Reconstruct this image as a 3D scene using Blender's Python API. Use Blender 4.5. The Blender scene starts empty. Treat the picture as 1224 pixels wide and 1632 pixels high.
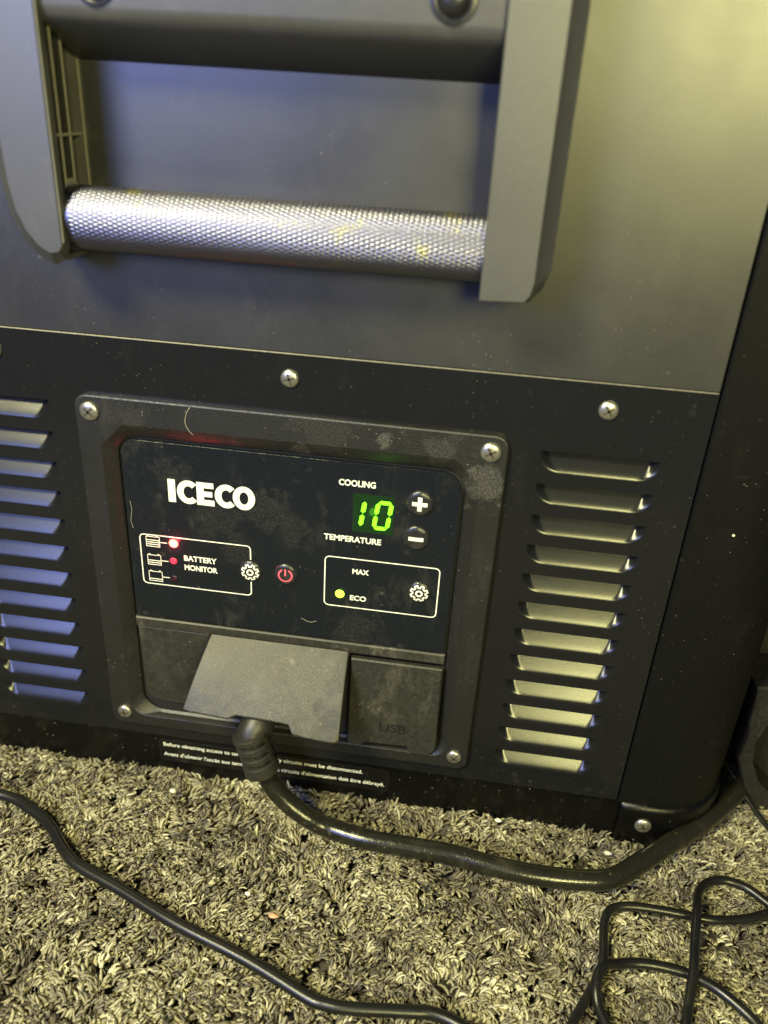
import bpy, math, random
import numpy as np
from mathutils import Vector, Matrix, noise
random.seed(7); rng = np.random.default_rng(7)
S = bpy.context.scene
MM = 0.001
# ------------------------------------------------------------------ camera
Mr = ((0.9892593, 0.1355519, 0.0546963), (0.1103477, -0.4471560, -0.8876232), (-0.0958612, 0.8841251, -0.4573111))
cd = bpy.data.cameras.new('camera'); cam = bpy.data.objects.new('camera', cd); S.collection.objects.link(cam)
rx, ry, rz_ = Vector(Mr[0]), -Vector(Mr[1]), -Vector(Mr[2])
mw = Matrix.Identity(4)
for i in range(3):
    mw[i][0], mw[i][1], mw[i][2] = rx[i], ry[i], rz_[i]
mw.translation = Vector((0.0717222, -0.2914142, 0.3092770))
cam.matrix_world = mw
cd.sensor_fit = 'VERTICAL'; cd.sensor_height = 36; cd.lens = 1293.73 * 36 / 1632
cd.clip_start = 0.01; cd.clip_end = 50
cd.dof.use_dof = True; cd.dof.focus_distance = 0.345; cd.dof.aperture_fstop = 7.0
S.camera = cam
S.render.resolution_x = 768; S.render.resolution_y = 1024
# ------------------------------------------------------------------ world and lamps
W = bpy.data.worlds.new('World'); S.world = W; W.use_nodes = True
W.node_tree.nodes['Background'].inputs[0].default_value = (0.40, 0.50, 0.95, 1)
W.node_tree.nodes['Background'].inputs[1].default_value = 0.09
def lamp(name, loc, target, w, h, power, col):
    l = bpy.data.lights.new(name, 'AREA'); l.shape = 'RECTANGLE'; l.size = w; l.size_y = h
    l.energy = power; l.color = col
    o = bpy.data.objects.new(name, l); S.collection.objects.link(o); o.location = loc
    o.rotation_euler = (Vector(target) - Vector(loc)).to_track_quat('-Z', 'Y').to_euler()
    return o
lamp('yellow_lamp', (0.42, -1.00, 0.53), (0.10, 0, 0.25), 0.32, 0.26, 12.5, (1.0, 0.94, 0.38))
lamp('ceiling_lamp', (-0.42, -0.66, 0.92), (-0.12, -0.15, 0.0), 0.24, 0.24, 24, (1.0, 0.94, 0.50))
lamp('blue_veil_fill', (-0.40, -0.78, 0.52), (-0.10, 0, 0.30), 0.34, 0.28, 7.0, (0.34, 0.42, 1.0))  # added blue light imitating the lens veil at the upper left
S.view_settings.view_transform = 'Standard'; S.view_settings.look = 'None'
S.view_settings.exposure = 0; S.view_settings.gamma = 1
S.view_settings.use_curve_mapping = False
S.render.engine = 'CYCLES'

# ------------------------------------------------------------------ materials
def newmat(name):
    m = bpy.data.materials.new(name); m.use_nodes = True
    return m, m.node_tree.nodes, m.node_tree.links, m.node_tree.nodes['Principled BSDF']
def paint(name, base, rough=0.4, dust=(0.30, 0.28, 0.21), speck=0.5, smear=0.3, grain=0.04, grain_scale=2500, spec=0.5, bump_d=0.0002, coat=0, metallic=0, film=0.0, smear_scale=60, patches=()):
    """surface with fine grain, light dust film, smeary patches and small specks"""
    m, N, L, P = newmat(name)
    tc = N.new('ShaderNodeTexCoord')
    def nz(scale, detail=4, rough_=0.6, dist=0):
        n = N.new('ShaderNodeTexNoise'); n.inputs['Scale'].default_value = scale
        n.inputs['Detail'].default_value = detail; n.inputs['Roughness'].default_value = rough_
        n.inputs['Distortion'].default_value = dist
        if dist:
            mp = N.new('ShaderNodeMapping'); mp.inputs['Scale'].default_value = (1, 1, 0.45); mp.inputs['Rotation'].default_value = (0, 0.25, 0)
            L.new(tc.outputs['Object'], mp.inputs['Vector']); L.new(mp.outputs['Vector'], n.inputs['Vector'])
        else: L.new(tc.outputs['Object'], n.inputs['Vector'])
        return n.outputs['Fac']
    def ramp(src, a, b, lo=0, hi=1):
        r = N.new('ShaderNodeMapRange'); r.inputs['From Min'].default_value = a; r.inputs['From Max'].default_value = b
        r.inputs['To Min'].default_value = lo; r.inputs['To Max'].default_value = hi
        L.new(src, r.inputs['Value']); return r.outputs['Result']
    def math_(op, a, b):
        n = N.new('ShaderNodeMath'); n.operation = op
        for i, v in enumerate((a, b)):
            if isinstance(v, (int, float)): n.inputs[i].default_value = v
            else: L.new(v, n.inputs[i])
        return n.outputs[0]
    def specks(scale, size, density):
        v = N.new('ShaderNodeTexVoronoi'); v.inputs['Scale'].default_value = scale
        wn = N.new('ShaderNodeTexNoise'); wn.inputs['Scale'].default_value = scale * 2.2; wn.inputs['Detail'].default_value = 2
        L.new(tc.outputs['Object'], wn.inputs['Vector'])
        w1 = N.new('ShaderNodeVectorMath'); w1.operation = 'SCALE'; w1.inputs['Scale'].default_value = 0.55 / scale
        L.new(wn.outputs['Color'], w1.inputs[0])
        w2 = N.new('ShaderNodeVectorMath'); w2.operation = 'ADD'; L.new(tc.outputs['Object'], w2.inputs[0]); L.new(w1.outputs[0], w2.inputs[1])
        L.new(w2.outputs[0], v.inputs['Vector'])
        hit = ramp(v.outputs['Distance'], size, size * 0.5)
        sep = N.new('ShaderNodeSeparateColor'); L.new(v.outputs['Color'], sep.inputs[0])
        on = ramp(sep.outputs[0], 1 - density, 1 - density + 0.02)
        return math_('MULTIPLY', math_('MULTIPLY', hit, on), sep.outputs[1])
    sm = math_('MULTIPLY', ramp(nz(smear_scale, 6, 0.72, 0.25), 0.52, 0.78), ramp(nz(smear_scale * 0.25, 2), 0.42, 0.62))
    fac = math_('MULTIPLY', sm, smear)
    if speck > 0:
        fac = math_('MAXIMUM', fac, math_('MULTIPLY', math_('MULTIPLY', specks(1000, 0.30, 0.05), ramp(nz(30, 3), 0.42, 0.62)), min(1, speck * 1.5)))
        fac = math_('MAXIMUM', fac, math_('MULTIPLY', math_('MULTIPLY', specks(330, 0.26, 0.10), ramp(nz(18, 3), 0.45, 0.6)), speck * 0.35))
        fac = math_('MAXIMUM', fac, math_('MULTIPLY', math_('MULTIPLY', specks(170, 0.30, 0.22), ramp(nz(14, 2), 0.5, 0.6)), speck * 0.13))
    fac = math_('ADD', fac, ramp(nz(420, 5, 0.7), 0.35, 0.75, 0, film))
    for (cx, cy, cz, rad, k) in patches:          # settled dust with its own place on the surface (mm, object space)
        d = N.new('ShaderNodeVectorMath'); d.operation = 'DISTANCE'; d.inputs[1].default_value = (cx * 0.001, cy * 0.001, cz * 0.001)
        L.new(tc.outputs['Object'], d.inputs[0])
        dd = math_('ADD', d.outputs['Value'], ramp(nz(160, 4), 0.3, 0.7, -rad * 0.0005, rad * 0.0005))
        pm = math_('MULTIPLY', ramp(dd, rad * 0.001, rad * 0.00055), ramp(nz(2600, 3, .8), 0.48, 0.60, 0.05, 1))
        fac = math_('MAXIMUM', fac, math_('MULTIPLY', pm, k))
    mix = N.new('ShaderNodeMix'); mix.data_type = 'RGBA'
    mix.inputs['A'].default_value = (*base, 1); mix.inputs['B'].default_value = (*dust, 1)
    L.new(fac, mix.inputs['Factor']); L.new(mix.outputs['Result'], P.inputs['Base Color'])
    L.new(math_('ADD', math_('MULTIPLY', fac, 0.5), ramp(nz(25, 3), 0.3, 0.7, rough - grain, rough + grain)), P.inputs['Roughness'])
    P.inputs['Specular IOR Level'].default_value = spec; P.inputs['Coat Weight'].default_value = coat
    P.inputs['Metallic'].default_value = metallic
    b = N.new('ShaderNodeBump'); b.inputs['Strength'].default_value = 0.5; b.inputs['Distance'].default_value = bump_d
    L.new(math_('ADD', nz(grain_scale, 3), math_('MULTIPLY', fac, 1.0)), b.inputs['Height']); L.new(b.outputs['Normal'], P.inputs['Normal'])
    return m
def plain(name, col, rough=0.5, metallic=0, emit=0, ecol=None, spec=0.5, alpha=1):
    m, N, L, P = newmat(name)
    tc = N.new('ShaderNodeTexCoord'); n = N.new('ShaderNodeTexNoise'); n.inputs['Scale'].default_value = 700
    n.inputs['Detail'].default_value = 4
    L.new(tc.outputs['Object'], n.inputs['Vector'])
    r = N.new('ShaderNodeMapRange'); r.inputs['To Min'].default_value = 0.72; r.inputs['To Max'].default_value = 1.15
    r.inputs['From Min'].default_value = 0.3; r.inputs['From Max'].default_value = 0.7
    L.new(n.outputs['Fac'], r.inputs['Value'])
    mx = N.new('ShaderNodeMix'); mx.data_type = 'RGBA'; mx.blend_type = 'MULTIPLY'; mx.inputs['Factor'].default_value = 1
    mx.inputs['A'].default_value = (*col, 1); L.new(r.outputs['Result'], mx.inputs['B'])
    L.new(mx.outputs['Result'], P.inputs['Base Color'])
    P.inputs['Roughness'].default_value = rough; P.inputs['Metallic'].default_value = metallic
    P.inputs['Specular IOR Level'].default_value = spec
    if emit:
        P.inputs['Emission Color'].default_value = (*(ecol or col), 1); P.inputs['Emission Strength'].default_value = emit
    return m
M_UP = paint('upper_satin_paint', (0.014, 0.014, 0.0155), 0.38, speck=0.3, smear=0.05, film=0.008, spec=1.0, bump_d=0.00005)
M_LOW = paint('lower_black_paint', (0.0075, 0.0078, 0.0090), 0.24, speck=0.6, smear=0.02, film=0.001, spec=0.42, grain=0.02, bump_d=0.00005)  # faint blue in the black stands in for the lens veil
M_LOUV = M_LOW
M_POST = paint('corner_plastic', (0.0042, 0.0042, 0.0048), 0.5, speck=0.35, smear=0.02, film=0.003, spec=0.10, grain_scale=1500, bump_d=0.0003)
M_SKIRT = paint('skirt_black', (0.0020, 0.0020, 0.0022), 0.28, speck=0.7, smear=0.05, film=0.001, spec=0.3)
M_HANDLE = paint('handle_plastic', (0.042, 0.042, 0.042), 0.42, speck=0.25, smear=0.10, film=0.02, grain_scale=1500, spec=0.9, bump_d=0.0001)
M_HBACK = paint('handle_shaded_plastic', (0.006, 0.006, 0.008), 0.5, speck=0.3, smear=0.05, film=0.01)  # near-black handle plastic, shade of the hollow put into the colour
M_RIB = paint('dusty_lit_rib', (0.20, 0.19, 0.15), 0.5, speck=0.3, smear=0.5, film=0.1)  # pale dusty rib edges, the light they catch put into the colour
M_PLATE = paint('plate_plastic', (0.0105, 0.0105, 0.0105), 0.40, speck=0.6, smear=0.10, film=0.010, grain_scale=1200, patches=((77, -2, 66, 11, .30), (62, -2, 79, 8, .14), (39, -2, 81, 4, .35), (6, 0, 73, 5, .22), (-62, -2, 79, 6, .08), (15, -2, 82, 14, .07)), bump_d=0.0004)
M_FILM = paint('control_film', (0.005, 0.007, 0.011), 0.14, speck=1.0, smear=0.13, film=0.012, smear_scale=90, patches=((-8, 1, 153, 11, .12), (2, 1, 145, 9, .10), (-30, 1, 147, 12, .10), (-50, 1, 165, 10, .10), (-22, 1, 132, 9, .1), (30, 1, 97, 12, .1)), dust=(0.24, 0.22, 0.17))
M_BUTTON = paint('button_dome', (0.016, 0.016, 0.018), 0.14, speck=0.5, smear=0.3, film=0.02)
M_RUB = paint('dusty_rubber', (0.013, 0.0125, 0.009), 0.50, speck=1.6, smear=0.2, film=0.045, grain_scale=900, bump_d=0.0002, dust=(0.52, 0.49, 0.38), patches=((-6, -13, -14, 34, .20), (10, -10, -10, 20, .26)))
M_RUB2 = paint('rubber_cover', (0.013, 0.013, 0.010), 0.48, speck=0.8, smear=0.3, film=0.05, grain_scale=900, bump_d=0.0004, dust=(0.30, 0.28, 0.2))
M_RUBD = plain('rubber_engraving', (0.003, 0.003, 0.003), 0.6)
M_DARK = plain('dark_recess', (0.004, 0.004, 0.005), 0.7)
M_WHITE = plain('white_print', (0.78, 0.77, 0.66), 0.5)
M_RED = plain('red_print', (0.75, 0.10, 0.14), 0.5, emit=0.25, ecol=(1, 0.12, 0.2))
M_SCREW = plain('screw_metal', (0.52, 0.50, 0.44), 0.33, metallic=0.9)
M_SCREWD = plain('screw_slot', (0.08, 0.07, 0.05), 0.5, metallic=0.5)
M_BOLT = plain('dark_bolt', (0.05, 0.05, 0.055), 0.30, metallic=0.7)
M_LEDR = plain('lit_red_led', (1, 0.2, 0.15), 0.3, emit=4, ecol=(1.0, 0.13, 0.07))
M_LEDR2 = plain('dim_red_led', (0.7, 0.04, 0.08), 0.3, emit=0.45, ecol=(1, 0.03, 0.10))
M_LEDD = plain('dark_led', (0.03, 0.006, 0.012), 0.3)
M_LEDG = plain('lit_green_led', (0.6, 1, 0.1), 0.3, emit=2.2, ecol=(0.55, 1.0, 0.03))
M_SEG = plain('lit_segment', (0.2, 1, 0.02), 0.3, emit=1.5, ecol=(0.16, 1.0, 0.015))
M_SEGW = plain('display_window', (0.004, 0.018, 0.006), 0.2, emit=0.012, ecol=(0.1, 1, 0.05))
M_CORD = paint('cord_rubber', (0.010, 0.0098, 0.007), 0.20, speck=0.9, smear=0.08, film=0.012, grain_scale=1000, dust=(0.4, 0.37, 0.22))
M_PLUG = paint('plug_rubber', (0.016, 0.0155, 0.012), 0.42, speck=0.5, smear=0.2, film=0.03)
M_THIN = paint('thin_cable', (0.0065, 0.0065, 0.0062), 0.30, speck=0.3, smear=0.05, film=0.008, bump_d=0.0001)
M_STICK = paint('sticker_black', (0.004, 0.004, 0.004), 0.25, speck=0.4, smear=0.1, film=0.0)
M_EDGE = plain('seam_highlight', (0.16, 0.15, 0.12), 0.45)  # pale seam edge, its highlight put into the colour
M_TRIM = paint('worn_bracket', (0.008, 0.0075, 0.007), 0.6, speck=0.5, smear=0.15, film=0.04, smear_scale=120, spec=0.25)
M_CRUMB = plain('crumb', (0.75, 0.72, 0.55), 0.6)
M_CRUMBO = plain('orange_crumb', (0.55, 0.28, 0.16), 0.6)
M_WALL = plain('dark_trim', (0.006, 0.006, 0.012), 0.8)

def tube_mat():
    m, N, L, P = newmat('knurled_aluminium')
    tc = N.new('ShaderNodeTexCoord')
    n = N.new('ShaderNodeTexNoise'); n.inputs['Scale'].default_value = 55; n.inputs['Detail'].default_value = 5
    n.inputs['Roughness'].default_value = 0.65
    L.new(tc.outputs['Object'], n.inputs['Vector'])
    v = N.new('ShaderNodeTexVoronoi'); v.inputs['Scale'].default_value = 46
    L.new(tc.outputs['Object'], v.inputs['Vector'])
    r1 = N.new('ShaderNodeMapRange'); r1.inputs['From Min'].default_value = 0.62; r1.inputs['From Max'].default_value = 0.72
    L.new(n.outputs['Fac'], r1.inputs['Value'])
    mx = N.new('ShaderNodeMix'); mx.data_type = 'RGBA'
    mx.inputs['A'].default_value = (0.19, 0.19, 0.25, 1); mx.inputs['B'].default_value = (0.34, 0.32, 0.15, 1)
    L.new(r1.outputs['Result'], mx.inputs['Factor'])
    L.new(mx.outputs['Result'], P.inputs['Base Color'])
    P.inputs['Metallic'].default_value = 1.0; P.inputs['Roughness'].default_value = 0.36
    return m
M_TUBE = tube_mat()
def fibre_mat():
    m, N, L, P = newmat('carpet_yarn')
    a = N.new('ShaderNodeAttribute'); a.attribute_name = 'tint'
    r = N.new('ShaderNodeValToRGB'); e = r.color_ramp.elements
    e[0].position = 0; e[0].color = (0.055, 0.047, 0.036, 1)
    e[1].position = 1; e[1].color = (0.55, 0.52, 0.37, 1)
    x = r.color_ramp.elements.new(0.30); x.color = (0.13, 0.115, 0.085, 1)
    x = r.color_ramp.elements.new(0.65); x.color = (0.33, 0.30, 0.19, 1)
    L.new(a.outputs['Fac'], r.inputs['Fac']); L.new(r.outputs['Color'], P.inputs['Base Color'])
    P.inputs['Roughness'].default_value = 0.75; P.inputs['Specular IOR Level'].default_value = 0.2
    return m
M_YARN = fibre_mat()
M_CARPET = plain('carpet_backing', (0.075, 0.066, 0.050), 0.9)

# ------------------------------------------------------------------ mesh helpers (all sizes in mm)
ROOT_LOC = {}
class MB:
    def __init__(s): s.v = []; s.f = []; s.m = []
    def add(s, vs, fs, mi=0):
        b = len(s.v); s.v += [tuple(p) for p in vs]; s.f += [tuple(b + i for i in f) for f in fs]; s.m += [mi] * len(fs)
    def box(s, x0, x1, y0, y1, z0, z1, mi=0):
        s.add([(x, y, z) for x in (x0, x1) for y in (y0, y1) for z in (z0, z1)],
              [(0, 1, 3, 2), (4, 6, 7, 5), (0, 4, 5, 1), (2, 3, 7, 6), (0, 2, 6, 4), (1, 5, 7, 3)], mi)
    def loft(s, rings, cap0=False, cap1=True, mi=0):
        n = len(rings[0]); b = len(s.v)
        for r in rings: s.v += [tuple(p) for p in r]
        for k in range(len(rings) - 1):
            for i in range(n):
                j = (i + 1) % n
                s.f.append((b + k * n + i, b + k * n + j, b + (k + 1) * n + j, b + (k + 1) * n + i)); s.m.append(mi)
        if cap0: s.f.append(tuple(b + i for i in range(n))[::-1]); s.m.append(mi)
        if cap1: s.f.append(tuple(b + (len(rings) - 1) * n + i for i in range(n))); s.m.append(mi)
    def prism(s, poly, y_front, y_back, bev=0.0, mi=0):
        """poly of (x,z); front face at y_front (towards the viewer, smaller y)"""
        poly = ccw(poly)
        if bev:
            ins = inset(poly, bev)
            rings = [[(x, y_back, z) for x, z in poly], [(x, y_front + bev, z) for x, z in poly],
                     [(x * .35 + a * .65, y_front + bev * .3, z * .35 + c * .65) for (x, z), (a, c) in zip(poly, ins)], [(x, y_front, z) for x, z in ins]]
        else:
            rings = [[(x, y_back, z) for x, z in poly], [(x, y_front, z) for x, z in poly]]
        s.loft(rings, True, True, mi)
    def disc(s, cx, cz, r, y, n=32, mi=0): s.add([(cx + r * math.cos(t), y, cz + r * math.sin(t)) for t in np.linspace(0, 2 * math.pi, n, False)], [tuple(range(n))], mi)
    def lathe(s, cx, cz, prof, n=32, mi=0):
        """prof: list of (radius, y), from back to front"""
        s.loft([[(cx + r * math.cos(t), y, cz + r * math.sin(t)) for t in np.linspace(0, 2 * math.pi, n, False)] for r, y in prof], False, True, mi)
    def ringflat(s, outer, inner, y, mi=0):
        n = len(outer); s.add([(x, y, z) for x, z in outer] + [(x, y, z) for x, z in inner], [(i, (i + 1) % n, n + (i + 1) % n, n + i) for i in range(n)], mi)
    def strip(s, pts, w, y, mi=0, closed=False):
        """flat printed line of width w along pts (x,z)"""
        P = [Vector(p) for p in pts]; n = len(P); A = []; B = []
        for i in range(n):
            a = P[(i - 1) % n] if (closed or i > 0) else P[i]; c = P[(i + 1) % n] if (closed or i < n - 1) else P[i]
            t = (c - a).normalized(); q = Vector((-t.y, t.x)) * w / 2
            A.append(P[i] + q); B.append(P[i] - q)
        k = n if closed else n - 1
        s.add([(p.x, y, p.y) for p in A] + [(p.x, y, p.y) for p in B], [(i, (i + 1) % n, n + (i + 1) % n, n + i) for i in range(k)], mi)
    def tube(s, pts, r, n=14, mi=0, caps=True):
        P = [Vector(p) for p in pts]; up = Vector((0.13, 0.2, 1)).normalized(); rings = []
        for i, p in enumerate(P):
            t = (P[min(i + 1, len(P) - 1)] - P[max(i - 1, 0)]).normalized()
            a = t.cross(up); a = a.normalized() if a.length > 1e-4 else Vector((1, 0, 0)); up = a.cross(t).normalized()
            rr = r[i] if hasattr(r, '__len__') else r
            rings.append([tuple(p + (a * math.cos(u) + up * math.sin(u)) * rr) for u in np.linspace(0, 2 * math.pi, n, False)])
        s.loft(rings, caps, caps, mi)
    def build(s, name, mats, parent=None, loc=None, smooth=35, label=None, cat=None, group=None, kind=None):
        """loc (mm) = where the object's origin stands, vertices are in world mm"""
        me = bpy.data.meshes.new(name)
        loc = Vector(loc) if loc is not None else Vector((0, 0, 0))
        V = [tuple((Vector(p) - loc) * MM) for p in s.v]
        me.from_pydata(V, [], s.f)
        if not isinstance(mats, (list, tuple)): mats = [mats]
        for m in mats: me.materials.append(m)
        me.polygons.foreach_set('material_index', s.m)
        import bmesh
        bm = bmesh.new(); bm.from_mesh(me); bmesh.ops.recalc_face_normals(bm, faces=bm.faces); bm.to_mesh(me); bm.free()
        if smooth:
            me.polygons.foreach_set('use_smooth', [True] * len(me.polygons)); me.set_sharp_from_angle(angle=math.radians(smooth))
        o = bpy.data.objects.new(name, me); S.collection.objects.link(o)
        place(o, parent, loc)
        tag(o, label, cat, group, kind)
        return o
WL = {}
def place(o, parent, loc):
    WL[o.name] = Vector(loc)
    o.parent = parent
    o.location = (Vector(loc) - (WL[parent.name] if parent else Vector((0, 0, 0)))) * MM
def tag(o, label=None, cat=None, group=None, kind=None):
    if label: o['label'] = label
    if cat: o['category'] = cat
    if group: o['group'] = group
    if kind: o['kind'] = kind
    return o
def empty(name, loc, label, cat, group=None):
    o = bpy.data.objects.new(name, None); S.collection.objects.link(o); place(o, None, loc); o.empty_display_size = 0.02
    return tag(o, label, cat, group)
def clone(o, parent, loc, label=None):
    c = o.copy(); S.collection.objects.link(c); place(c, parent, loc)
    if label: c['label'] = label
    return c
def ccw(p):
    a = sum(p[i][0] * p[(i + 1) % len(p)][1] - p[(i + 1) % len(p)][0] * p[i][1] for i in range(len(p)))
    return list(p) if a > 0 else list(p)[::-1]
def inset(poly, d):
    out = []; n = len(poly)
    for i in range(n):
        a, b, c = Vector(poly[i - 1]), Vector(poly[i]), Vector(poly[(i + 1) % n])
        e1 = (b - a).normalized(); e2 = (c - b).normalized()
        n1 = Vector((-e1.y, e1.x)); n2 = Vector((-e2.y, e2.x)); k = n1 + n2
        k = k / max(0.5, k.dot(k) / 2) if k.length > 1e-6 else n1
        out.append(tuple(b + k * d))
    return out
def rrect(x0, x1, z0, z1, r, n=8, chamfer=()):
    """rounded rectangle, same vertex count for every call; corners 0=BL 1=BR 2=TR 3=TL; r number or list"""
    rs = r if isinstance(r, (list, tuple)) else [r] * 4; out = []
    for k, (cx, cz, a0, sx, sz) in enumerate(((x0, z0, 180, 1, 1), (x1, z0, 270, -1, 1), (x1, z1, 0, -1, -1), (x0, z1, 90, 1, -1))):
        q = rs[k]; c = (cx + sx * q, cz + sz * q)
        p = [(c[0] + q * math.cos(math.radians(a0 + 90 * i / (n - 1))), c[1] + q * math.sin(math.radians(a0 + 90 * i / (n - 1)))) for i in range(n)]
        if k in chamfer:
            a, b = p[0], p[-1]; p = [(a[0] + (b[0] - a[0]) * i / (n - 1), a[1] + (b[1] - a[1]) * i / (n - 1)) for i in range(n)]
        out += p
    return out
def spline(pts, n=10):
    P = [Vector(p) for p in pts]; P = [P[0] * 2 - P[1]] + P + [P[-1] * 2 - P[-2]]; out = []
    for i in range(1, len(P) - 2):
        for k in range(n):
            t = k / n; a, b, c, d = P[i - 1], P[i], P[i + 1], P[i + 2]
            out.append(0.5 * ((2 * b) + (c - a) * t + (2 * a - 5 * b + 4 * c - d) * t * t + (3 * b - a - 3 * c + d) * t ** 3))
    out.append(P[-2]); return out
def text_into(mb, s, x0, x1, zc, h, y, mi=0, bold=0.03):
    c = bpy.data.curves.new('t', 'FONT'); c.body = s; c.size = 1; c.offset = bold; c.resolution_u = 4
    o = bpy.data.objects.new('t', c); S.collection.objects.link(o)
    dg = bpy.context.evaluated_depsgraph_get(); me = o.evaluated_get(dg).to_mesh()
    V = np.array([v.co[:2] for v in me.vertices]); F = [tuple(p.vertices) for p in me.polygons]
    lo, hi = V.min(0), V.max(0)
    cap = 0.729   # letter height of the font at size 1
    sx = (x1 - x0) / (hi[0] - lo[0]); sz = h / cap
    mb.add([((p[0] - lo[0]) * sx + x0, y, p[1] * sz + zc - h / 2) for p in V], F, mi)
    bpy.data.objects.remove(o); bpy.data.curves.remove(c)

# ------------------------------------------------------------------ setting
b = MB(); b.box(-420, 620, -420, 620, -14, -9)
b.build('floor', M_CARPET, kind='structure', loc=(0, 0, -9))
b = MB(); b.box(-420, 620, 560, 575, -9, 700)
b.build('wall', M_WALL, kind='structure', loc=(0, 560, 0))

# carpet pile: short curled strands
def carpet():
    x0, x1, y0, y1 = -250, 360, -215, 150
    nt = 34000; per = 6
    TX = rng.uniform(x0, x1, nt); TY = rng.uniform(y0, y1, nt)
    keep = ~((TY > 5) & (TX < 206) & (TX > -206)) & ~((TY > 60) & (TX < 206))
    TX, TY = TX[keep], TY[keep]; nt = len(TX); n = nt * per
    X, Y = TX, TY
    def fld(sc, ph):
        return (np.sin(X * sc + ph) * np.cos(Y * sc * 1.13 + ph * 2.1) + 0.6 * np.sin((X * .7 + Y) * sc * 1.9 + ph * 3.3) + 0.4 * np.cos((X - Y * .8) * sc * 3.1 + ph))
    def rep(a): return np.repeat(a, per)
    tth = fld(0.05, 1.3) * 1.7 + fld(0.17, 4.0) * 0.8 + rng.normal(0, 0.42, nt)
    tlean = np.clip(rng.normal(1.30, 0.22, nt), 0.4, 1.6)
    tl = rng.uniform(3.2, 6.2, nt); tz = -6.0 + 0.5 * fld(0.07, .4) + rng.uniform(0, 2.8, nt)
    ttint = 0.47 + 0.10 * fld(0.05, 2.7) + rng.normal(0, 0.15, nt); tcurl = rng.normal(0, 0.6, nt)
    th = rep(tth) + rng.normal(0, 0.33, n); lean = np.clip(rep(tlean) + rng.normal(0, 0.16, n), 0.1, 1.6)
    Ln = rep(tl) * rng.uniform(0.65, 1.15, n); R = rng.uniform(0.30, 0.70, n); R[rng.random(n) < 0.05] *= 1.5
    curl = rep(tcurl) + rng.normal(0, 0.45, n)
    X = rep(TX) + rng.normal(0, 1.3, n); Y = rep(TY) + rng.normal(0, 1.3, n)
    Y = np.where((X > -206) & (X < 206), np.minimum(Y, 5.0), Y)
    Z = rep(tz) + rng.uniform(-.6, .9, n)
    tint = np.clip(rep(ttint) + rng.normal(0, 0.13, n), 0, 1)
    K = 5; C = 4
    pos = np.stack([X, Y, Z], 1); d_th = th.copy(); d_ln = np.clip(lean - 0.5, 0.0, 2)
    rings = []; widths = [0.8, 1.0, 1.05, 0.9, 0.6]
    for k in range(K):
        d = np.stack([np.sin(d_ln) * np.cos(d_th), np.sin(d_ln) * np.sin(d_th), np.cos(d_ln)], 1)
        side = np.stack([-np.sin(d_th), np.cos(d_th), np.zeros(n)], 1)
        up = np.cross(d, side)
        for c in range(C):
            a = 2 * math.pi * c / C + 0.4 * k
            rings.append(pos + (side * math.cos(a) * 1.25 + up * math.sin(a) * 0.7) * (R * widths[k])[:, None])
        pos = pos + d * (Ln / (K - 1))[:, None]
        d_th = d_th + curl * 0.5; d_ln = d_ln + 0.24 + rng.normal(0, 0.1, n)
    V = np.stack(rings, 1).reshape(-1, 3) * MM
    base = (np.arange(n) * K * C)[:, None]
    q = []
    for k in range(K - 1):
        for c in range(C):
            c2 = (c + 1) % C; q.append((k * C + c, k * C + c2, (k + 1) * C + c2, (k + 1) * C + c))
    q.append(((K - 1) * C, (K - 1) * C + 1, (K - 1) * C + 2, (K - 1) * C + 3))
    q = np.array(q); F = (base[:, :, None] + q[None]).reshape(-1, 4)
    me = bpy.data.meshes.new('carpet_pile')
    me.vertices.add(len(V)); me.vertices.foreach_set('co', V.ravel())
    me.loops.add(F.size); me.loops.foreach_set('vertex_index', F.ravel().astype(np.int32))
    me.polygons.add(len(F)); me.polygons.foreach_set('loop_start', (np.arange(len(F)) * 4).astype(np.int32))
    me.polygons.foreach_set('loop_total', np.full(len(F), 4, np.int32))
    me.polygons.foreach_set('use_smooth', np.ones(len(F), bool))
    me.update(); me.validate()
    at = me.attributes.new('tint', 'FLOAT', 'POINT'); at.data.foreach_set('value', np.repeat(tint, K * C).astype(np.float32))
    me.materials.append(M_YARN)
    o = bpy.data.objects.new('carpet_pile', me); S.collection.objects.link(o)
    tag(o, 'shaggy grey and beige carpet pile of short curled strands', 'carpet', kind='stuff')
carpet()

# ------------------------------------------------------------------ the fridge
fridge = empty('portable_fridge', (0, 180, 0), 'black portable fridge with a knurled grip, louvred sides and a lit control panel', 'portable fridge')
X0, X1 = -158, 158; RIM = 220.7; SEAM = 21.0
# upper face panel
b = MB(); b.prism(rrect(X0, X1, RIM + 0.4, 440, 0.6, 3), -0.6, 6, 0.5)
b.build('upper_panel', M_UP, fridge)
# lower face panel with openings for the louvres
SLOT = dict(L=45.6, h=9.0, r=8.0, D=5.2); PIT = 13.67; ZT = 194.5; CXR = 121.2
px0, px1 = CXR - 26, CXR + 26; ZB = ZT - 12 * PIT
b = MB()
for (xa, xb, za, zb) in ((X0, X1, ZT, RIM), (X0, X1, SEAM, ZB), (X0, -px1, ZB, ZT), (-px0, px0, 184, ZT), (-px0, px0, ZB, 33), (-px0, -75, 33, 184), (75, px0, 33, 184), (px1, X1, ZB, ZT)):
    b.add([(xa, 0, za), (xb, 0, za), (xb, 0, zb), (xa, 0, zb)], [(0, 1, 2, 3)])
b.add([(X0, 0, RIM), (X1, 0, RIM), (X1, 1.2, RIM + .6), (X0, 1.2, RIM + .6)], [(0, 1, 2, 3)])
b.build('lower_panel', M_LOW, fridge)
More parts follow.
